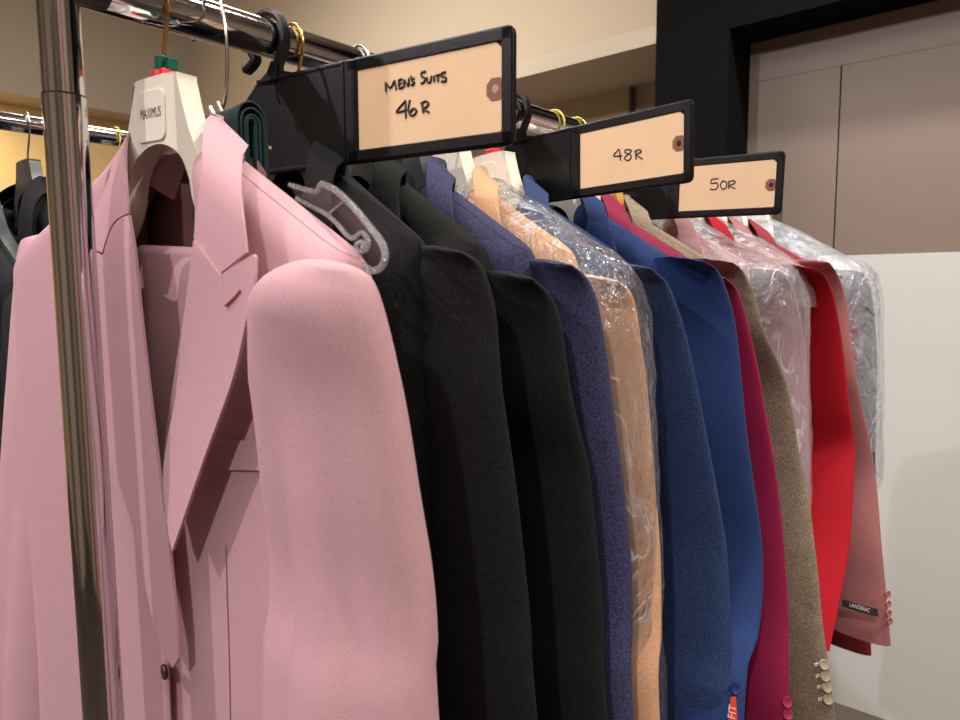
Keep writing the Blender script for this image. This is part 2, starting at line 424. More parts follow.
COLLAR = [(211, 114.5), (217.5, 117)]+[tuple(p) for p in spline([(217.5, 117), (231, 130), (246, 145)], 4)][1:]+[(240.5, 154)]+[tuple(p) for p in spline([(240.5, 154), (239, 172), (239.5, 195), (243.5, 230), (245.8, 252.5)], 5)][1:]+[(219.8, 273.3), (196.5, 244), (193.5, 237)]+[tuple(p) for p in spline([(193.5, 237), (197, 208), (200.3, 183), (202.3, 172), (202.3, 145), (205, 122), (211, 114.5)], 5)][1:-1]
piece_collar = piece(COLLAR, o_collar, 4)
def o_lapel(x, y):
    o = o_collar(x, y)+.001
    t = min(1, max(0, (y-255)/250)); ex_ = lerp_tab([(-255, 254), (-320, 246), (-380, 232), (-455, 205), (-550, 172)], -y)
    w = max(0, min(1, 1-(ex_-x)/50)); return o-.012*t*(1-w)+.001
LAPEL = [(193.3, 240), (196.3, 245.2), (219.6, 275.2), (253, 254.2), (255, 257)]+[tuple(p) for p in spline([(255, 257), (253.5, 285), (246, 320), (232, 380), (205, 455), (172, 551)], 6)][1:]+[tuple(p) for p in spline([(169, 540), (163, 482), (167, 440), (175, 400), (181, 340), (187, 290), (193.3, 240)], 5)][:-1]
piece_lapel = piece(LAPEL, o_lapel, 5)
EDGE_R = [(1.56, .064), (1.52, .054), (1.486, .040), (1.42, .020), (1.35, -.002), (1.27, -.03), (1.16, -.045), (.78, -.05)]
EDGE_L = [(1.56, -.034), (1.52, -.031), (1.415, -.008), (1.338, .006), (1.27, .017), (1.16, .018), (.78, .012)]
XC = .018   # where the pink jacket's middle hangs
def back_collar(fr, c=0., Rn=.045, dep=.038):
    V = []; Fc = []; n = 24; prof = [(.004, -.024), (.0, -.010), (.0, .000), (.003, .0015), (.014, -.006), (.027, -.015), (.040, -.0245)]
    for i in range(n+1):
        t = i/n*pi; x = cos(t); q = sin(t)
        for (w, h) in prof:
            V.append(fr(c+x*(Rn+w*(1-.8*sqrt(q))), .002-q*(dep+w*.12), 1.626+h-(.045*sqrt(q)*(w/.04) if w > .01 else 0)))
    m = len(prof)
    for i in range(n):
        for j in range(m-1): Fc.append((i*m+j, i*m+j+1, (i+1)*m+j+1, (i+1)*m+j))
    return V, Fc
def mapped(pc, fr, sgn=1, c=0., do=0.):
    v, f = pc; return [fr(c+sgn*(X-c), o+do, Z) for X, o, Z in v], f

def jacket(label, group, mat, y0, psi, sil, x0=.225, k=.13, a=.076, b=.022, alpha=None, zend=.80, T=.024, roll=0, folds=((2, 2., .0012), (5, 1.2, .0007)), grooves=(), taper=.8, xc=.0, lin=None, dz=0, name='suit_jacket', cat='jacket', stop=False, shear=.22):
    fr = frame(xc, y0, psi, roll, dz)
    root = thing(name, (xc, y0, 1.6), label, cat, group or 'suit jackets in the row on the front rail')
    eR = [(z, max(x, -.02) if z > 1.4 else x) for z, x in EDGE_R]
    V, Fc, UV = shell(fr, T, edgeL=EDGE_L, edgeR=eR)
    mesh('body', V, Fc, mat, root, uv=UV, weld=.0006, solid=.0015)
    V, Fc, tb = sleeve(sil, x0, k, a, b, R(-14) if alpha is None else alpha, 1, zend, stop, folds, grooves, taper=taper, shear=shear)
    mesh('sleeve', V, Fc, mat, root)
    V, Fc = plain_sleeve(fr, -1); mesh('sleeve', V, Fc, mat, root)
    V, Fc = join(mapped(piece_collar, fr), mapped(piece_collar, fr, -1), back_collar(fr)); mesh('collar', V, Fc, mat, root, solid=.002)
    for s in (1, -1):
        V, Fc = thick(*mapped(piece_lapel, fr, s), Vector((-sin(psi), cos(psi), 0))*.0018); mesh('lapel', V, Fc, mat, root)
    return root, fr, tb

# ------------------------------------------------------------------ hangers
RZ = 1.709
def hook(y, zneck, r=.0014, open_side=-1, x=0, rz=RZ, rr=.0185, psi=0, dx=0):
    pts = []
    P = [Vector((x+dx, y, zneck)), Vector((x+dx*.8, y, zneck+.012))]
    zst = rz-.018
    P += [Vector((x+.010, y, zst-.006))]
    for i in range(0, 19):
        t = R(-35)+i/18*R(235)
        P.append(Vector((x+cos(t)*rr, y, rz+sin(t)*rr-.001)))
    return tube(spline(P, 4), r, 8)
HN = [(-.029, .000), (-.024, .004), (.024, .004), (.029, -.001), (.036, -.022), (.048, -.048), (.068, -.078), (.095, -.112), (.145, -.142), (.168, -.155), (.175, -.164), (.170, -.172), (.160, -.174), (.140, -.166), (.100, -.142), (.066, -.116), (.046, -.090), (.041, -.072), (.032, -.056), (.017, -.047), (0, -.044)]
HPOLY = HN+[(-x, z) for x, z in reversed(HN[2:-1])]
def hanger(label, y, psi, mat, kind='broad', hookmat=None, text=None, group=None, c=0., roll=0, ztop_=1.651, clip=None, z0=0, x=0, rz=RZ):
    root = thing('suit_hanger' if kind != 'wire' else 'wire_hanger', (x, y, rz), label, 'hanger', group or ('suit hangers on the front rail' if rz == RZ else 'suit hangers on the second rack'))
    f0 = frame(x, y, psi, roll, z0)
    fr = lambda X, o, Z: f0(X+c, o, Z)
    HP = [tuple(p) for p in spline([(q[0], q[1], 0) for q in HPOLY], 3, True)]
    poly = [(p[0], ztop_+p[1]) for p in HP]
    V, Fc = prism(poly, fr, -.008, .008)
    mesh('hanger_body', V, Fc, mat, root, bevel=.003)
    if text is not None:
        # raised rounded square with the printed name
        pts = []
        for cx_, cz_, a0 in ((.007, .012, 0), (-.018, .012, 90), (-.018, -.011, 180), (.007, -.011, 270)):
            for q in range(5): an = R(a0+q*22.5); pts.append((cx_+.007*cos(an), ztop_-.024+cz_+.007*sin(an)))
        V, Fc = prism(pts, fr, .0078, .0094); mesh('name_plate', V, Fc, mat, root, smooth=False, bevel=.0008)
        V, Fc = text_mesh(text, .0105, lambda a, b_: fr(a-.0042, .0096, ztop_-.022+b_), .62); mesh('name_print', V, Fc, M_ink, root, smooth=False)
    hk = hookmat or M_gold
    bx = fr(0, 0, ztop_+.003)
    V, Fc = hook(bx.y, bx.z-.002, .0015, x=x, dx=bx.x-x, rz=rz); mesh('hook', V, Fc, hk, root)
    if clip:
        V, Fc = join(prism([(-.009, ztop_+.003), (.009, ztop_+.003), (.008, ztop_+.010), (-.009, ztop_+.010)], fr, -.005, .006)); q = mesh('size_clip', V, Fc, M_red, root, smooth=False, bevel=.001)
        if clip == 2:
            V, Fc = join(prism([(-.005, ztop_+.010), (.003, ztop_+.010), (.003, ztop_+.020), (-.005, ztop_+.020)], fr, -.004, .005), prism([(.0035, ztop_+.010), (.009, ztop_+.010), (.009, ztop_+.0185), (.0035, ztop_+.0185)], fr, -.006, .002)); mesh('colour_clip', V, Fc, M_grn, root, smooth=False, bevel=.001)
            V, Fc = text_mesh('.IM', .006, lambda a, b_: fr(a, .0063, ztop_+.0065+b_), .9); mesh('clip_print', V, Fc, plain('clip_print', (.8, .3, .3), .5), root, smooth=False)
    return root, fr

# ------------------------------------------------------------------ the pink suit jacket
pink_sil = [(345, 266), (363, 274), (376, 288), (390, 332), (407, 407), (421, 495), (433, 570), (438, 638), (438.5, 719)]
root = thing('suit_jacket', (PX0, PY0, 1.6), 'dusty pink peak-lapel suit jacket hanging first on the rail, behind the chrome post', 'jacket', 'suit jackets in the row on the front rail')
V, Fc, UV = shell(fpink, .025, edgeL=EDGE_L, edgeR=EDGE_R, side=((1.6, .190), (1.50, .195), (1.40, .20), (1.15, .195), (.78, .21)), xs=.190)
mesh('body', V, Fc, F_pink, root, uv=UV, weld=.0006, solid=.0015)
V, Fc, tb = sleeve(pink_sil, .232, .12, .056, .032, R(2), 1, .88, shear=.27, cap=.60, hd=.034,  folds=((2, 2., .0012), (4, 1.6, .001)), grooves=((R(-100), .16, .010, -.8, 1.44), (R(-60), .22, .007, .6, 1.47), (R(-25), .25, .005, -.4, 1.36)), taper=1.48)
mesh('sleeve', V, Fc, F_pink, root)
V, Fc, tb2 = sleeve([(21, 243), (15, 275), (9, 330), (4, 390), (0, 460), (-8, 560), (-14, 719)], .226, .10, .060, .042, R(4), -1, .88, shear=.3, folds=((2, 2., .0015), (4, 2.6, .001)), grooves=((R(-70), .2, .005, -.5, 1.42), (R(-110), .2, .004, .9, 1.36)), taper=.95)
mesh('sleeve', V, Fc, F_pink, root)
def lpiece(poly, ofn, step=5):
    V, Fc = grid_poly(poly, step); return [on_plane(x, y, Vector((PX0, PY0, 0))+pn*ofn(x, y), pn) for x, y in V], Fc
def l_d(x, y):
    ax, ay, bx, by = 129, 131, 88, 191; L = sqrt((bx-ax)**2+(by-ay)**2); return max(0, -((bx-ax)*(y-ay)-(by-ay)*(x-ax))/L)
def o_lc(x, y): return .018+.026*(1-exp(-l_d(x, y)/16))
def o_ll(x, y):
    o = o_lc(x, y)+.002
    inner = lerp_tab([(-213, 127), (-300, 140), (-390, 149), (-505, 163), (-617, 176), (-720, 183)], -y)
    return o+.003*min(1, max(0, (inner-x)/30))-.004*min(1, max(0, (y-250)/350))
cs = lambda P, n=5: [tuple(p)[:2] for p in spline([(x, y, 0) for x, y in P], n)]
LCOL = cs([(129, 131), (121, 146), (108, 165), (88, 191), (72, 212)])+cs([(80, 246), (93.5, 249.3), (102, 253)], 2)+cs([(102, 253), (104.5, 244), (111, 226), (119, 217.5), (127.5, 213.5)], 4)[1:]+cs([(127.5, 213.5), (126, 190), (124.8, 169), (125, 145), (129, 131)], 4)[1:-1]
V1, F1 = lpiece(LCOL, o_lc, 4)
V, Fc = join(thick(*mapped(piece_collar, fpink), pn*-.002), thick(V1, F1, pn*-.002), back_collar(fpink, .014, .031, .036)); mesh('collar', V, Fc, F_pink, root)
V, Fc = thick(*mapped(piece_lapel, fpink), pn*-.0022); lp = mesh('lapel', V, Fc, F_pink, root)
LLAP = cs([(128.2, 215), (119.5, 219), (112, 227.5), (105.5, 245), (102.3, 255), (93, 251.5), (79, 243)], 3)+cs([(79, 243), (80, 300), (86, 380), (101, 440), (122, 492), (139, 556), (156, 634), (172, 668)], 5)[1:]+cs([(178, 659), (176, 617), (166, 520), (163, 505), (149, 390), (140, 310), (134, 250), (128.2, 215)], 5)[:-1]
V, Fc = thick(*lpiece(LLAP, o_ll, 5), pn*-.0022); mesh('lapel', V, Fc, F_pink, root)
# buttonhole of the lapel
bh = [loc_of(x, y, o_lapel(x, y)+.001) for x, y in ((225.5, 305.5), (229, 302), (235, 296), (239.5, 290))]
V, Fc = tube([fpink(X, o_lapel(230, 300)+.0007, Z) for X, Z in bh], .0009, 6); mesh('buttonhole', V, Fc, plain('pink_thread', (.45, .14, .13), .8), lp)
# welt pocket
pp, pf = piece([(213.5, 440), (262, 440), (262, 470), (205, 469)], lambda x, y: .0262, 6)
V = [fpink(*p) for p in pp]; mesh('breast_pocket', V, pf, F_pink, root, smooth=False, solid=.0016, offset=1)
# dart of the front
pts = [loc_of(x, y, .0256) for x, y in ((225.5, 545), (227, 600), (229, 660), (230, 720))]+[]
V, Fc = tube([fpink(X, .0252, Z) for X, Z in pts], .0005, 6); mesh('front_dart', V, Fc, plain('seam_thread', (.22, .09, .09), .9), root)
# lining at the back of the neck
V = []; Fc = []
for i in range(13):
    for j in range(13):
        X = -.085+.145*i/12; Z = 1.600-.30*j/12
        V.append(fpink(XC+X, -.018+.002*sin(X*90+Z*20), Z-(.0 if abs(X) < .045 else (abs(X)-.045)*.9)))
for i in range(12):
    for j in range(12): Fc.append((i*13+j, i*13+j+1, (i+1)*13+j+1, (i+1)*13+j))
mesh('lining', V, Fc, F_pinkl, root, solid=.001)
# front button, seen edge on
X, Z = loc_of(169, 670, .034)
def disc(c, nrm, r, h, n=20):
    nrm = Vector(nrm).normalized(); a = nrm.cross(Vector((0, 0, 1))); a.normalize(); b = nrm.cross(a)
    V = []; prof = [(0.0, 0), (r*.8, 0), (r, h*.35), (r, h*.7), (r*.88, h), (r*.62, h*.8), (0.0, h*.75)]
    for rr, hh in prof:
        for k in range(n): t = 2*pi*k/n; V.append(Vector(c)+nrm*hh+a*cos(t)*(rr+1e-5)+b*sin(t)*(rr+1e-5))
    return V, [(i*n+k, i*n+(k+1) % n, (i+1)*n+(k+1) % n, (i+1)*n+k) for i in range(len(prof)-1) for k in range(n)]
V, Fc = disc(fpink(X, .036, Z), pe*-.3+pn, .006, .003); mesh('front_button', V, Fc, plain('dark_button', (.03, .012, .014), .3), root)

# folded trousers over the bar of the pink hanger
tr = thing('trousers', (PX0, PY0, 1.53), 'dusty pink suit trousers folded over the hanger bar inside the pink jacket', 'trousers')
for li, (xa, xb, rad, zl) in enumerate(((-.045, .13, .007, 1.14), (-.052, .12, .004, 1.10))):
    V = []; Fc = []; pr = []
    for q in range(9): t = q/8*pi; pr.append((-cos(t)*-rad-0, 1.527-(.003 if li else 0)+sin(t)*rad))
    prof = [(rad, zl)]+[(rad+.001*sin(j*1.3), zl+(1.52-zl)*j/10) for j in range(1, 10)]+pr+[(-rad, 1.5), (-rad, zl+.02)]
    nx = 14
    for i in range(nx+1):
        X = xa+(xb-xa)*i/nx
        for (o, z) in prof: V.append(fpink(X+.0015*sin(z*40), o+.0+.0015*sin(X*50), z-X*.03))
    m = len(prof)
    for i in range(nx):
        for j in range(m-1): Fc.append((i*m+j, i*m+j+1, (i+1)*m+j+1, (i+1)*m+j))
    mesh('trouser_leg', V, Fc, F_pink, tr, solid=.001)
hanger('cream plastic hanger with red and green clips holding the pink jacket', -.088, R(5), M_cream, 'broad', M_gold, 'MAXIMUS', None, .004, R(2), 1.652, 2)

# ------------------------------------------------------------------ the row of jackets
PS = R(-10)
J = {}
def add(key, *a, **k): J[key] = jacket(*a, **k); return J[key]
add('blk1', 'black wool suit jacket hanging directly behind the pink jacket', None, F_black, .034, PS,
    [(462, 252), (480, 264), (488, 280), (496, 311), (499, 349), (503, 392), (508, 425), (519, 503), (531, 620), (537, 719)])
add('blk2', 'black twill suit jacket between another black one and the navy jacket', None, F_black2, .100, PS,
    [(532, 278), (547, 291), (557, 308), (564, 339), (569, 377), (577, 417), (590, 470), (598, 545), (604, 628), (607, 719)])
add('navy', 'navy blue wool suit jacket between a black jacket and the bagged tan one', None, F_navy, .162, PS,
    [(572, 265), (586, 277), (596, 296), (603, 330), (611, 386), (619, 446), (625, 490), (631, 553), (633, 620), (633, 719)],
    grooves=((R(-62), .16, .012, -.35, 1.5),))
add('tan', 'tan suit jacket inside a clear bag, behind the navy jacket', None, F_tan, .226, PS,
    [(618, 281), (629, 290), (636, 307), (641, 341), (648, 390), (657, 499), (661, 560), (661, 640), (659, 719)])
add('blue1', 'royal blue suit jacket with its collar under clear film, behind the tan jacket', None, F_blue1, .310, PS,
    [(650, 268), (660, 276), (669, 286), (684, 326), (697, 379), (710, 442), (719, 491), (727, 545), (730, 599), (731.5, 670), (731, 719)], folds=((2, 2., .0012), (3, 1.2, .001)))
add('blue2', 'bright blue suit jacket hanging in front of the magenta jacket', None, F_blue2, .425, PS,
    [(703, 261), (719, 272), (731, 304), (738, 341), (747, 427), (755, 488), (762, 545), (762, 595), (756, 645), (745, 687)],
    grooves=((R(-110), .22, .010, .5, 1.50),), a=.082, x0=.238)
add('mag', 'magenta suit jacket hanging between the bright blue and the taupe ones', None, F_mag, .475, PS,
    [(725, 278), (738, 291), (747.5, 322), (759, 371), (766, 410), (777, 475), (784, 547), (788, 618), (789, 719)], x0=.232, zend=.84)
add('taupe', 'taupe linen suit jacket with four shiny cuff buttons', None, F_taupe, .535, PS,
    [(732, 262), (744, 272), (755, 296), (764, 330), (785, 376), (796, 420), (806, 480), (813, 543), (819, 593), (826, 652), (835, 719)], x0=.234, k=.17, zend=.6, folds=((2, 2., .002), (5, 4, .0012), (7, 6, .0008)))
add('mauve', 'mauve pink suit jacket under clear film, in front of the scarlet jacket', None, F_mauve, .665, PS,
    [(778, 270), (792, 285), (800, 315), (806, 352), (809, 400), (810, 465), (811, 560)], x0=.218, a=.06, stop=True)
add('red', 'scarlet red suit jacket whose long sleeve hangs below its clear film', None, F_scar, .80, PS,
    [(812, 268), (824, 275), (834, 296), (843, 345), (850.6, 409), (855, 445), (853.5, 485), (849, 543), (840, 593), (829, 650)], x0=.225, k=.15, taper=.6, stop=True)
add('rose', 'dusty rose suit jacket with a black label on the raised cuff', None, F_rose, .90, PS,
    [(829, 262), (839, 277), (847, 304), (856, 371), (865, 415), (875, 472), (881, 543), (886, 593), (891, 645)], x0=.222, k=.19, taper=.95, a=.066, stop=True)
add('dred', 'brick red suit jacket showing a narrow strip behind the dusty rose one', None, F_dred, 1.00, PS,
    [(842, 276), (854, 292), (860, 315), (863, 371), (864, 409), (866, 480), (868, 560), (872, 655)], x0=.205, k=.10, stop=True)
add('last', 'dark grey suit jacket in a bluish clear bag at the far end', None, F_grey, 1.14, PS,
    [(862, 272), (870, 285), (875, 320), (877, 360), (877, 400), (875, 460)], k=.12, a=.09, zend=1.17)

# hangers of the row
hanger('hanger with gold hook hidden in the black jacket behind the pink one', .027, PS, M_blkgl, 'broad', M_gold, None)
hanger('dark glossy hanger in the collar of the second black jacket', .100, PS, M_grygl, 'broad', M_wire, None)
hanger('black glossy hanger in the collar of the navy jacket', .160, PS, M_grygl, 'broad', M_wire, None)
hanger('cream plastic hanger printed UCCI in the tan jacket', .222, PS, M_cream, 'broad', M_gold, ' UCCI.', clip=None)
hanger('cream plastic hanger with red clip, in the bagged blue jacket', .300, PS, M_cream, 'broad', M_gold, 'OGE', clip=1)
hanger('cream plastic hanger with glittery gold hook in the bright blue jacket', .418, PS, M_cream, 'broad', M_glit, None)
hanger('white plastic hanger with glittery gold hook in the magenta jacket', .470, PS, M_white, 'broad', M_glit, None)
hanger('yellow varnished wooden hanger in the collar of the taupe jacket', .535, PS, M_wood, 'broad', M_gold, None)
hanger('hanger in the film-covered mauve jacket below the third size sign', .665, PS, M_cream, 'broad', M_gold, None)
hanger('hanger in the collar of the scarlet red jacket', .800, PS, M_white, 'broad', M_gold, None)
hanger('hanger in the collar of the dusty rose jacket', .900, PS, M_cream, 'broad', M_gold, None)
hanger('hanger in the brick red jacket near the end of the row', 1.00, PS, M_white, 'broad', M_gold, None)
hanger('white plastic hanger showing at the collar of the last bagged jacket', 1.14, PS, M_white, 'broad', M_wire, None)

# cuff buttons, label and tag
def at_sleeve(key, px, py, din=.004):
    tb = J[key][2]; p = None
    # distance of the outline at that height
    best = None
    for z, P in tb:
        v = P-CP; yy = 360-F*v.dot(UP)/v.dot(FW)
        if best is None or abs(yy-py) < best[0]: best = (abs(yy-py), P)
    P = best[1]; d = ray(px, py); t = (P-CP).dot(FW)/d.dot(FW); return CP+d*(t*(1-din))
tocam = lambda P: (CP-P).normalized()
M_btnT = plain('horn_button', (.42, .36, .26), .2)
M_btnM = plain('magenta_button', (.34, .02, .08), .4); M_btnR = plain('rose_button', (.36, .12, .12), .3); M_btnB = plain('blue_button', (.015, .035, .12), .2)
def buttons(key, pts, mat, r=.0065, holes=False, nx=.6):
    for px, py in pts:
        P = at_sleeve(key, px, py, .012); n = tocam(P)+Vector((nx, .0, 0))
        V, Fc = disc(P, n, r, .0035); b_ = mesh('cuff_button', V, Fc, mat, J[key][0])
        if holes:
            Q = at_sleeve(key, px-5, py+.5, .012); Q2 = at_sleeve(key, px-9, py+1.5, .012)
            V, Fc = join(tube([Q, Q2], .0008, 6), tube([Q+Vector((0, 0, .0025)), Q2+Vector((0, 0, .0025))], .0008, 6)); mesh('buttonhole', V, Fc, plain('pale_thread', (.6, .55, .45), .7), J[key][0])
buttons('taupe', [(823.3, 664.5), (824.4, 676), (826, 687), (827, 699)], M_btnT, .0064, True)
buttons('mag', [(786, 702), (786.5, 714)], M_btnM, .006)
buttons('rose', [(886.6, 594), (887, 603.5), (887.5, 613), (888.5, 621)], M_btnR, .006, nx=1.5)
buttons('blue1', [(733.6, 688)], M_btnB, .0055)
# black woven label on the rose cuff
q = [at_sleeve('rose', x, y, .035) for x, y in ((842.5, 599), (877, 609), (878.5, 617), (842, 606.5))]
mid = lambda a, b: (a+b)/2
V = [q[0], mid(q[0], q[1])+Vector((0, 0, -.001)), q[1], q[2], mid(q[2], q[3])+Vector((0, 0, -.001)), q[3]]
lab = mesh('cuff_label', V, [(0, 1, 4, 5), (1, 2, 3, 4)], M_label, J['rose'][0], smooth=False, solid=.001)
ce = sum(q, Vector())/4; ax = (q[1]-q[0]).normalized(); az = (q[0]-q[3]).normalized(); nn_ = tocam(ce)
V, Fc = text_mesh('LANZERAC', .0085, lambda a, b_: ce+nn_*.002+ax*a+az*b_, .75); mesh('label_print', V, Fc, plain('label_thread', (.55, .55, .5), .6), lab, smooth=False)
# red FIT tag on the blue sleeve
q = [at_sleeve('blue1', x, y, .05) for x, y in ((731, 697), (736, 697), (737.5, 722), (728, 726))]
tg = mesh('fit_tag', q, [(0, 1, 2, 3)], M_tagred, J['blue1'][0], smooth=False, solid=.0006)
ce = at_sleeve('blue1', 732.6, 712, .052); n_ = tocam(ce); ax = (at_sleeve('blue1', 734, 702, .052)-at_sleeve('blue1', 731.5, 722, .052)).normalized(); az = n_.cross(ax)
V, Fc = text_mesh('FIT', .011, lambda a, b_: ce+n_*.001+ax*a+az*b_, .9); mesh('tag_print', V, Fc, M_tagtx, tg, smooth=False)

# ------------------------------------------------------------------ clear bags
def bag(label, y0, T, mat, zb, xs=.245, dz=.012, side=None, crumple=.007, psi=PS):
    fr = frame(0, y0, psi); root = None
    side = side or ((1.6, xs), (1.45, xs+.018), (1.2, xs+.034), (.7, xs+.05))
    V, Fc, UV = shell(fr, T, side=side, closed=True, zb=zb, r=.05, crumple=crumple, neck=.012, xs=xs, dz=dz)
    o = mesh('garment_bag', V, Fc, mat, None, uv=UV, weld=.0006, loc=(0, y0, 1.6)); tag(o, label, 'plastic bag', 'clear garment bags over the jackets'); return o
bag('clear plastic garment bag over the tan and royal blue jackets', .243, .050, M_film, .80, xs=.232)
bag('clear plastic garment bag over the mauve pink jacket', .695, .060, M_film2, .98, xs=.232)
bag('short clear plastic cover over the shoulders of the scarlet jacket', .83, .060, M_film2, 1.47, xs=.205)
bag('bluish clear plastic garment bag over the last jacket at the far end', 1.105, .072, M_film3, 1.14, xs=.24, dz=.03)

# ------------------------------------------------------------------ racks
def rail_rack(name, label, x, ya, yb, rz, r, post_r, ypost, mat):
    root = thing(name, (x, ypost, 0), label, 'clothes rack')
    x_ = 0 if x > -.1 else x; V, Fc = tube([(x_, ya, rz), (x_, yb, rz)], r, 160); mesh('hanging_rail', V, Fc, mat, root)
    for yy in (ypost, yb+.01):
        p = mesh('post', *tube([(x, yy, .06), (x, yy, 1.628)], post_r+.0003, 160), mat, root)
        V, Fc = tube([(x, yy, 1.629), (x, yy, 1.80 if yy == ypost else rz+.016)], post_r-.0004, 160); mesh('upper_post', V, Fc, mat, root)
        V, Fc = tube([(x, yy, 1.6265), (x, yy, 1.6292)], post_r+.0001, 48); mesh('joint_ring', V, Fc, M_blk, root)
        V, Fc = tube([(x-.26, yy, .07), (x+.26, yy, .07)], .013, 24); mesh('foot_bar', V, Fc, mat, root)
        for s in (-1, 1):
            V, Fc = join(tube([(x+s*.24-.012, yy, .03), (x+s*.24+.012, yy, .03)], .03, 24), tube([(x+s*.24, yy, .03), (x+s*.24, yy, .07)], .006, 10)); mesh('caster', V, Fc, M_blk, root)
    V, Fc = tube([(x, ypost+.0125, rz), (x, ypost+.03, rz)], r+.0018, 32); mesh('rail_socket', V, Fc, M_blk, root)
    return root
rail_rack('garment_rack', 'chrome clothes rack whose post and rail carry the row of men\'s suits', .010, -.145, 1.24, RZ, .0152, .0130, -.158, M_chrome)
R2X, R2Z = -.70, 1.752
rail_rack('garment_rack', 'second chrome clothes rack running behind the front post at left', R2X, -.85, 1.2, R2Z, .0134, .0125, -.86, M_chrome)

# garments of the second rack
def far_jacket(label, y, mat, hmat, hook_m, hl, dz=.043, psi=0, drop=0):
    fr = frame(R2X, y, psi, 0, dz-drop)
    root = thing('suit_jacket', (R2X, y, 1.64), label, 'jacket', 'dark jackets on the second rack')
    V, Fc, UV = shell(fr, .026, edgeL=EDGE_L, edgeR=EDGE_R); mesh('body', V, Fc, mat, root, uv=UV, weld=.0006, solid=.0015)
    for s in (-1, 1):
        V, Fc = plain_sleeve(fr, s); mesh('sleeve', V, Fc, mat, root)
        V, Fc = mapped(piece_lapel, fr, s); mesh('lapel', V, Fc, mat, root, solid=.0018)
    V, Fc = join(mapped(piece_collar, fr), mapped(piece_collar, fr, -1), back_collar(fr)); mesh('collar', V, Fc, mat, root, solid=.002)
    hanger(hl, y, psi, hmat, 'broad', hook_m, None, x=R2X, rz=R2Z, z0=dz)
far_jacket('charcoal suit jacket at the photo\'s left edge, nearest on the second rack', -.03, F_dark, M_grygl, M_wire, 'dark grey hanger in the nearest charcoal jacket on the second rack', drop=.05)
far_jacket('black suit jacket hanging behind the charcoal one on the second rack', .035, F_black, M_grygl, M_wire, 'dark hanger with silver hook seen left of the front post')
far_jacket('black suit jacket on the second rack, seen between post and pink collar', .165, F_black, M_blkgl, M_glit, 'black hanger with glittery gold hook right of the front post')

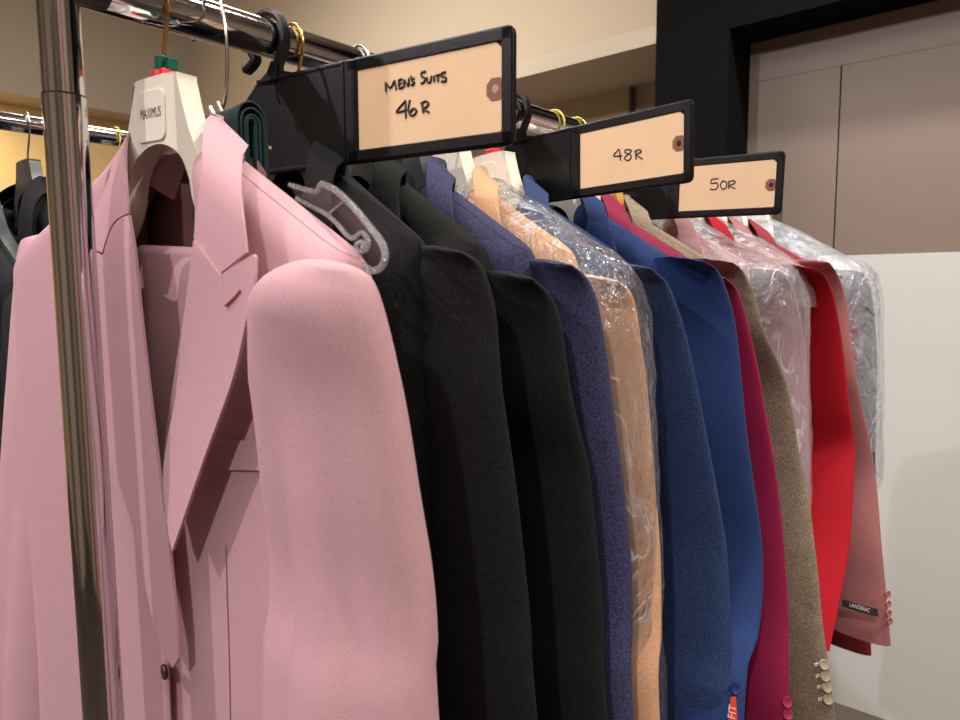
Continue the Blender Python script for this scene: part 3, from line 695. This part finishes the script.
# ------------------------------------------------------------------ size signs
A0, CW, B0, CH = .0984, .1278, -.0407, .0609
def sign(label, y, yaw, roll, strokes, hole):
    root = thing('size_sign', (0, y, RZ), label, 'sign', 'size divider signs on the rail')
    fr = frame(0, y, -yaw, -roll, 0)
    f = lambda a, o, b: fr_(a, o, b)
    e = Vector((cos(yaw), -sin(yaw), 0)); ex = e*cos(roll)+Vector((0, 0, 1))*sin(roll); ez = -e*sin(roll)+Vector((0, 0, 1))*cos(roll); nn = ez.cross(ex)
    nn = ex.cross(ez); O = Vector((0, y, RZ))   # towards -y
    def fr_(a, o, b): return O+ex*a+ez*b+nn*o
    # plate outline
    rc = .006; xr, zt, zb = A0+CW+.0085, B0+.0095, B0-CH-.0090
    P = [(-.060, zb+.034), (-.060, zb+.012), (-.045, zb), (xr-rc, zb)]
    P += [(xr-rc+rc*sin(t), zb+rc-rc*cos(t)) for t in (R(30), R(60), R(90))]
    P += [(xr, zt-rc)]+[(xr-rc+rc*cos(t), zt-rc+rc*sin(t)) for t in (R(30), R(60), R(90))]
    P += [(.020, zt), (-.004, zt), (-.016, zt-.006), (-.050, zt-.034)]
    V, Fc = prism(P, fr_, -.002, .002); mesh('sign_plate', V, Fc, M_blk, root, smooth=False, bevel=.0012)
    def bar(a0, a1, b0, b1, h=.0036): return prism([(a0, b0), (a1, b0), (a1, b1), (a0, b1)], fr_, .0015, h)
    V, Fc = join(bar(A0-.010, xr-.0015, B0-.0008, zt-.0015), bar(A0-.010, xr-.0015, zb+.0015, B0-CH+.0008), bar(A0-.010, A0+.0008, zb+.0015, zt-.0015), bar(A0+CW-.0008, xr-.0015, zb+.0015, zt-.0015))
    mesh('card_frame', V, Fc, M_blk, root, smooth=False, bevel=.0008)
    V, Fc = join(bar(-.012, A0-.014, zt-.0035, zt-.001, .0030), bar(-.04, A0-.014, zb+.001, zb+.0035, .003), bar(A0-.016, A0-.0135, zb+.001, zt-.001, .003))
    mesh('plate_rib', V, Fc, M_blk, root, smooth=False, bevel=.0005)
    V, Fc = prism([(A0, B0), (A0+CW-.006, B0), (A0+CW, B0-.006), (A0+CW, B0-CH+.003), (A0+CW-.003, B0-CH), (A0, B0-CH)], fr_, .0018, .0026); cd = mesh('tag_card', V, Fc, M_card, root, smooth=False)
    # paper reinforcement and hole
    hx, hz = hole
    rr = [(hx+.0078*cos(R(a_))*1.0, hz+.0082*sin(R(a_))) for a_ in (25, 65, 115, 155, 205, 245, 295, 335)]
    V, Fc = prism(rr, fr_, .0026, .0030); mesh('reinforcement', V, Fc, M_ring, cd, smooth=False)
    rr = [(hx+.0026*cos(R(a_)), hz+.0030*sin(R(a_))) for a_ in range(0, 360, 24)]
    V, Fc = prism(rr, fr_, .0030, .0032); mesh('punched_hole', V, Fc, plain('hole', (.35, .33, .3) if strokes[0] == 46 else (.01, .008, .008), .8), cd, smooth=False)
    # handwriting
    parts = []
    for st in strokes[1]:
        pts = []
        for px, py in st:
            Q = on_plane(px, py, O+nn*.0029, nn); pts.append(Q)
        if len(pts) > 2: pts = spline(pts, 4)
        parts.append(tube(pts, strokes[2], 6))
    V, Fc = join(*parts); mesh('handwriting', V, Fc, M_ink, cd)
    # hook over the rail: stem and open loop
    V = []; Fc = []; path = [(.010, zt-.004), (.012, -.022), (.0195, -.008)]
    path += [(.0200*cos(R(t)), .0200*sin(R(t))) for t in range(0, 226, 15)]
    path += [(-.020, -.019), (-.027, -.022)]
    P3 = spline([fr_(a, 0, b) for a, b in path], 3)
    w = .0048; n = len(P3)
    for i, p in enumerate(P3):
        t = (P3[min(n-1, i+1)]-P3[max(0, i-1)]).normalized(); s = nn; u_ = t.cross(s).normalized()
        for (aa, bb) in ((-1, -1), (1, -1), (1.25, 0), (1, 1), (-1, 1), (-1.25, 0)): V.append(p+s*aa*w*.8+u_*bb*.0026)
    for i in range(n-1):
        for k in range(6): Fc.append((i*6+k, i*6+(k+1) % 6, (i+1)*6+(k+1) % 6, (i+1)*6+k))
    Fc += [tuple(range(6)), tuple((n-1)*6+k for k in range(6))]
    mesh('rail_hook', V, Fc, M_blk, root)
    V, Fc = prism([(-.016, zt-.006), (.0, zt+.004), (.005, zt+.012), (.015, zt+.012), (.016, zt+.003), (.028, zt), (.02, zt-.008)], fr_, -.002, .002); mesh('hook_root', V, Fc, M_blk, root, smooth=False)
    return root
Z8 = lambda L: [[(340+x/4.8, 20+y/4.8) for x, y in s] for s in L]
W46 = Z8([[(222, 346), (219, 300)], [(219, 300), (243, 325), (262, 290)], [(262, 290), (270, 334)],
          [(282, 289), (284, 326), (303, 322)], [(280, 307), (296, 303)], [(279, 290), (299, 283)],
          [(307, 322), (308, 287), (328, 317), (331, 280)], [(342, 268), (340, 280)],
          [(358, 281), (346, 284), (347, 294), (357, 300), (352, 310), (340, 311)],
          [(412, 247), (393, 252), (391, 268), (408, 280), (404, 298), (388, 305)],
          [(418, 275), (420, 296), (434, 298), (440, 268)], [(452, 268), (453, 297)],
          [(460, 266), (482, 262)], [(470, 266), (471, 296)], [(509, 250), (490, 255), (489, 270), (507, 275), (508, 292), (486, 296)],
          [(316, 386), (271, 442), (322, 431)], [(314, 386), (316, 472)], [(335, 384), (329, 430), (340, 458), (360, 452), (367, 434), (352, 425), (336, 446)],
          [(394, 396), (399, 445)], [(388, 402), (412, 390), (425, 402), (415, 418), (398, 424), (429, 443)]])
Z5 = lambda L, ox=480, oy=0, s=2.: [[(ox+x/s, oy+y/s) for x, y in q] for q in L]
W48 = Z5([[(278, 298), (267, 312), (284, 311)], [(279, 299), (281, 321)], [(302, 300), (292, 299), (290, 305), (300, 309), (302, 316), (295, 321), (289, 315), (300, 306), (303, 300)],
          [(311, 301), (312, 319)], [(309, 303), (319, 299), (322, 304), (313, 309), (325, 318)]])
W50 = Z5([[(269, 201), (247, 204), (244, 218), (262, 215), (268, 226), (258, 238), (240, 237)], [(284, 208), (276, 222), (283, 237), (296, 230), (296, 214), (284, 208)],
          [(305, 210), (304, 236)], [(302, 212), (322, 208), (325, 217), (308, 225), (327, 236)]], 640, 120, 3.43)
sign("black size divider sign reading MEN'S SUITS 46R on a manila card", .0046, -.1757, -.0041, (46, W46, .00085), (A0+CW-.0055, B0-.0315))
sign('black size divider sign reading 48R, middle of the three', .3415, .0902, .0154, (48, W48, .00070), (A0+CW-.0058, B0-.0310))
sign('black size divider sign reading 50R, farthest of the three', .5815, -.0565, -.027, (50, W50, .00080), (A0+CW-.0058, B0-.0325))

# ------------------------------------------------------------------ dark green garment on a wire clip hanger
WY = -.052
g = thing('wire_hanger', (0, WY, RZ), 'thin silver wire hanger hanging between pink jacket and first size sign', 'hanger')
V, Fc = tube(spline([(.020, WY, 1.622), (.021, WY, 1.634), (.030, WY, 1.652), (.033, WY, 1.690), (.024, WY, 1.722), (.006, WY, 1.7285), (-.012, WY, 1.722), (-.018, WY, 1.706), (-.016, WY, 1.697)], 8), .0014, 8); mesh('hook', V, Fc, M_wire, g)
V, Fc = join(tube([(.020, WY, 1.624), (-.02, -.04, 1.598)], .0013, 8), tube([(.020, WY, 1.624), (.014, WY, 1.628), (.030, -.035, 1.632), (.016, -.036, 1.612)], .0014, 8), tube([(-.12, -.044, 1.61), (.055, -.032, 1.608)], .0013, 8)); mesh('wire_bar', V, Fc, M_wire, g)
V, Fc = join(tube([(.012, WY-.004, 1.640), (.030, WY, 1.612)], .0022, 8), tube([(.024, WY-.004, 1.642), (.036, WY, 1.618)], .0018, 8)); mesh('clip', V, Fc, M_wire, g)
t = thing('folded_trousers', (.03, -.035, 1.6), 'dark green folded trousers over a wire hanger behind the pink collar', 'trousers')
for li in range(4):
    V = []; Fc = []; rad = .005+.003*li; prof = []
    for q in range(13): tt = q/12*pi; prof.append((cos(tt)*rad, 1.604+sin(tt)*rad))
    prof = [(rad+.001, 1.15+.03*li), (rad, 1.45)]+prof+[(-rad, 1.45), (-rad-.001, 1.2)]
    nx = 10
    for i in range(nx+1):
        X = .028+.062*i/nx
        for (o, z) in prof: V.append((X-.022+.001*sin(z*60), WY-.006+.03*X-o*.8+.001*sin(X*70+li), z+.016+.0015*sin(X*40+li)))
    m = len(prof)
    for i in range(nx):
        for j in range(m-1): Fc.append((i*m+j, i*m+j+1, (i+1)*m+j+1, (i+1)*m+j))
    mesh('fold', V, Fc, F_green, t, solid=.0012)

# clear plastic hanger between pink and black jackets: traced outline at its own depth
cl = thing('clear_hanger', (.1, -.02, 1.55), 'clear plastic hanger arm between the pink and the first black jacket', 'hanger')
Z3 = lambda L: [(280+x/6., 160+y/6.) for x, y in L]
cP, cn = Vector((.12, -.045, 0)), Vector((sin(R(-8)), -cos(R(-8)), 0))
def cpt(px, py, o=0): return on_plane(px, py, cP+cn*o, cn)
outer = Z3([(60, 150), (210, 190), (250, 145), (330, 180), (440, 280), (530, 390), (600, 480), (632, 560), (610, 640), (550, 665), (500, 630)])
inner = Z3([(480, 560), (455, 520), (480, 490), (500, 500), (490, 560), (515, 550), (530, 490), (500, 440), (470, 445), (440, 470), (400, 450), (340, 380), (270, 320), (200, 285), (100, 230)])
V, Fc = grid_poly(outer+inner[::-1][::-1], 6)
V = [cpt(x, y) for x, y in V]
mesh('hanger_arm', V, Fc, M_clear, cl, smooth=False, solid=.0012)
V, Fc = join(tube([cpt(x, y) for x, y in spline([(*p, 0) for p in outer], 3)] if False else [cpt(p[0], p[1]) for p in spline([(x, y, 0) for x, y in outer[2:]], 4)], .0024, 10),
             tube([cpt(p[0], p[1]) for p in spline([(x, y, 0) for x, y in inner[5:]], 4)], .0017, 10), tube([cpt(p[0], p[1]) for p in spline([(x, y, 0) for x, y in inner[:5]], 4)], .0016, 8),
             tube([cpt(*Z3([(300, 315)])[0]), cpt(*Z3([(385, 245)])[0])], .0008, 6))
mesh('rim', V, Fc, M_rim, cl)
V, Fc = tube([cpt(p[0], p[1]) for p in spline([(x, y, 0) for x, y in outer[:4]], 4)], .002, 8); mesh('notch', V, Fc, M_rim, cl)

# ------------------------------------------------------------------ room
M_wall = plain('beige_wall', (.56, .475, .375), .9, bump=.3, bscale=120)
M_wallL = plain('beige_wallpaper', (.46, .40, .34), .9, bump=.5, bscale=60, var=.06, vscale=40)
M_warm = plain('warm_wall', (.80, .62, .34), .9)
M_shelf = plain('cream_shelf', (.62, .55, .44), .7)
M_frame = plain('black_laminate', (.004, .004, .0045), .8, spec=.08)
M_panel = plain('taupe_panel', (.24, .185, .145), .45, bump=.03, bscale=40)
M_low = plain('off_white_panel', (.66, .67, .65), .45)
M_floor = plain('dark_brown_floor', (.10, .075, .06), .6, var=.2)
M_ceil = plain('ceiling_paint', (.55, .52, .48), .9)
def blk(name, x0, x1, y0, y1, z0, z1, m, bevel=0):
    V, Fc = box(x0, x1, y0, y1, z0, z1); return structure(mesh(name, V, Fc, m, None, smooth=False, bevel=bevel, loc=((x0+x1)/2, (y0+y1)/2, z0)))
blk('floor', -5.5, 3.2, -3.6, 2.8, -.1, 0, M_floor)
blk('ceiling', -5.5, 3.2, -3.6, 2.8, 3.9, 4.0, M_ceil)
blk('wall_back', -5.5, 3.2, 2.60, 2.8, 0, 3.9, M_wall)
blk('wall_left', -5.6, -5.45, -3.6, 2.8, 0, 3.9, M_warm)
blk('trim_1', -5.45, -5.12, -3.6, 2.60, 2.85, 3.9, M_wallL)
blk('wall_right', 3.2, 3.35, -3.6, 2.8, 0, 3.9, M_wall)
blk('wall_front', -5.5, 3.2, -3.75, -3.6, 0, 3.9, M_wall)
blk('trim_2', -5.12, -.72, 2.13, 2.60, 2.402, 2.467, M_shelf)
blk('trim_5', -1.084, -1.074, 2.56, 2.60, 2.26, 2.402, plain('grey_bracket', (.12, .11, .10), .5))
blk('trim_3', -.73, -.455, 2.12, 2.60, 0, 3.9, M_frame)
blk('trim_4', -.455, 2.6, 2.12, 2.60, 2.385, 3.9, M_frame)
blk('trim_6', -.455, 2.6, 2.32, 2.60, 2.245, 2.40, M_panel)
blk('wall_panel', -.455, -.148, 2.32, 2.60, 1.610, 2.244, M_panel).name = 'wall_upper_panel'
blk('wall_panel', -.143, 2.6, 2.32, 2.60, 1.610, 2.244, M_panel).name = 'wall_upper_panel.001'
blk('wall_groove', -.16, -.12, 2.33, 2.60, 1.610, 2.244, M_frame)
blk('wall_lower_panel', -.455, 2.6, 2.315, 2.60, 0, 1.608, M_low)

# unseen columns added on the side and front walls to streak the chrome's reflection
M_redstreak = plain('red_streak_panel', (.5, .04, .04), .6)
for i, (y0, y1, m) in enumerate(((-2.4, -1.7, M_panel), (-.8, -.5, M_redstreak), (.5, 1.3, M_panel))):
    blk('trim_%d' % (7+i), 3.05, 3.2, y0, y1, 0, 2.9, m)
for i, (x0, x1) in enumerate(((-1.6, -.3), (1.5, 2.6))):
    blk('trim_%d' % (13+i), x0, x1, -3.6, -3.45, 0, 2.9, M_panel)

# ------------------------------------------------------------------ light
def spot(name, loc, tgt, power, col, size=R(70), rad=.03, blend=.6):
    l = bpy.data.lights.new(name, 'SPOT'); l.energy = power; l.color = col; l.spot_size = size; l.spot_blend = blend; l.shadow_soft_size = rad
    o = bpy.data.objects.new(name, l); COL.objects.link(o); o.location = loc; o.rotation_euler = (Vector(tgt)-Vector(loc)).to_track_quat('-Z', 'Y').to_euler(); return o
def area(name, loc, tgt, power, col, sx, sy):
    l = bpy.data.lights.new(name, 'AREA'); l.energy = power; l.color = col; l.shape = 'RECTANGLE'; l.size = sx; l.size_y = sy
    o = bpy.data.objects.new(name, l); COL.objects.link(o); o.location = loc; o.rotation_euler = (Vector(tgt)-Vector(loc)).to_track_quat('-Z', 'Y').to_euler(); return o
spot('ceiling_spot_right', (1.30, -2.7, 3.4), (0, 0, 1.4), 195, (1., .90, .92))
spot('ceiling_spot_left', (-1.25, -2.4, 3.45), (0, 0, 1.4), 200, (1., .87, .95))
spot('ceiling_spot_side', (2.3, .9, 3.45), (.1, .5, 1.5), 150, (1., .87, .74), R(80), .06)
spot('ceiling_spot_over', (.5, .9, 3.55), (.1, .7, 1.5), 170, (1., .93, .85), R(80), .05)
spot('ceiling_spot_far', (.7, 1.5, 3.5), (.3, 2.3, 1.0), 185, (1., .94, .86), R(90), .08)
area('ambient_fill', (0, -1, 3.65), (0, -1, 0), 52, (1, .93, .84), 2.2, 1.2)  # soft area light added as ambient fill, not a fixture
area('ambient_fill_far', (-2.2, 1.2, 3.65), (-2.2, 1.2, 0), 70, (1, .92, .82), 1.6, .8)  # second added fill, lifting the ambient light towards the far walls
area('added_wall_fill', (-2.6, -.2, 3.8), (-3.6, 2.6, 2.6), 30, (1, .90, .78), 1.6, .5)  # added light without a fixture, brightens the dark upper walls
area('added_wall_fill_right', (2.2, -.6, 3.8), (3.2, -.6, 1.4), 45, (1, .95, .92), .4, 4)  # added to brighten the unseen right wall that the chrome reflects
area('cove_light', (-5.25, .9, 2.80), (-5.45, .9, 1.9), 50, (1, .74, .38), .1, 3.0)
w = bpy.data.worlds.new('world'); S.world = w; w.use_nodes = True
w.node_tree.nodes['Background'].inputs[0].default_value = (.9, .85, .8, 1); w.node_tree.nodes['Background'].inputs[1].default_value = .2
S.view_settings.view_transform = 'Standard'; S.view_settings.look = 'None'; S.view_settings.exposure = -.25; S.view_settings.gamma = 1
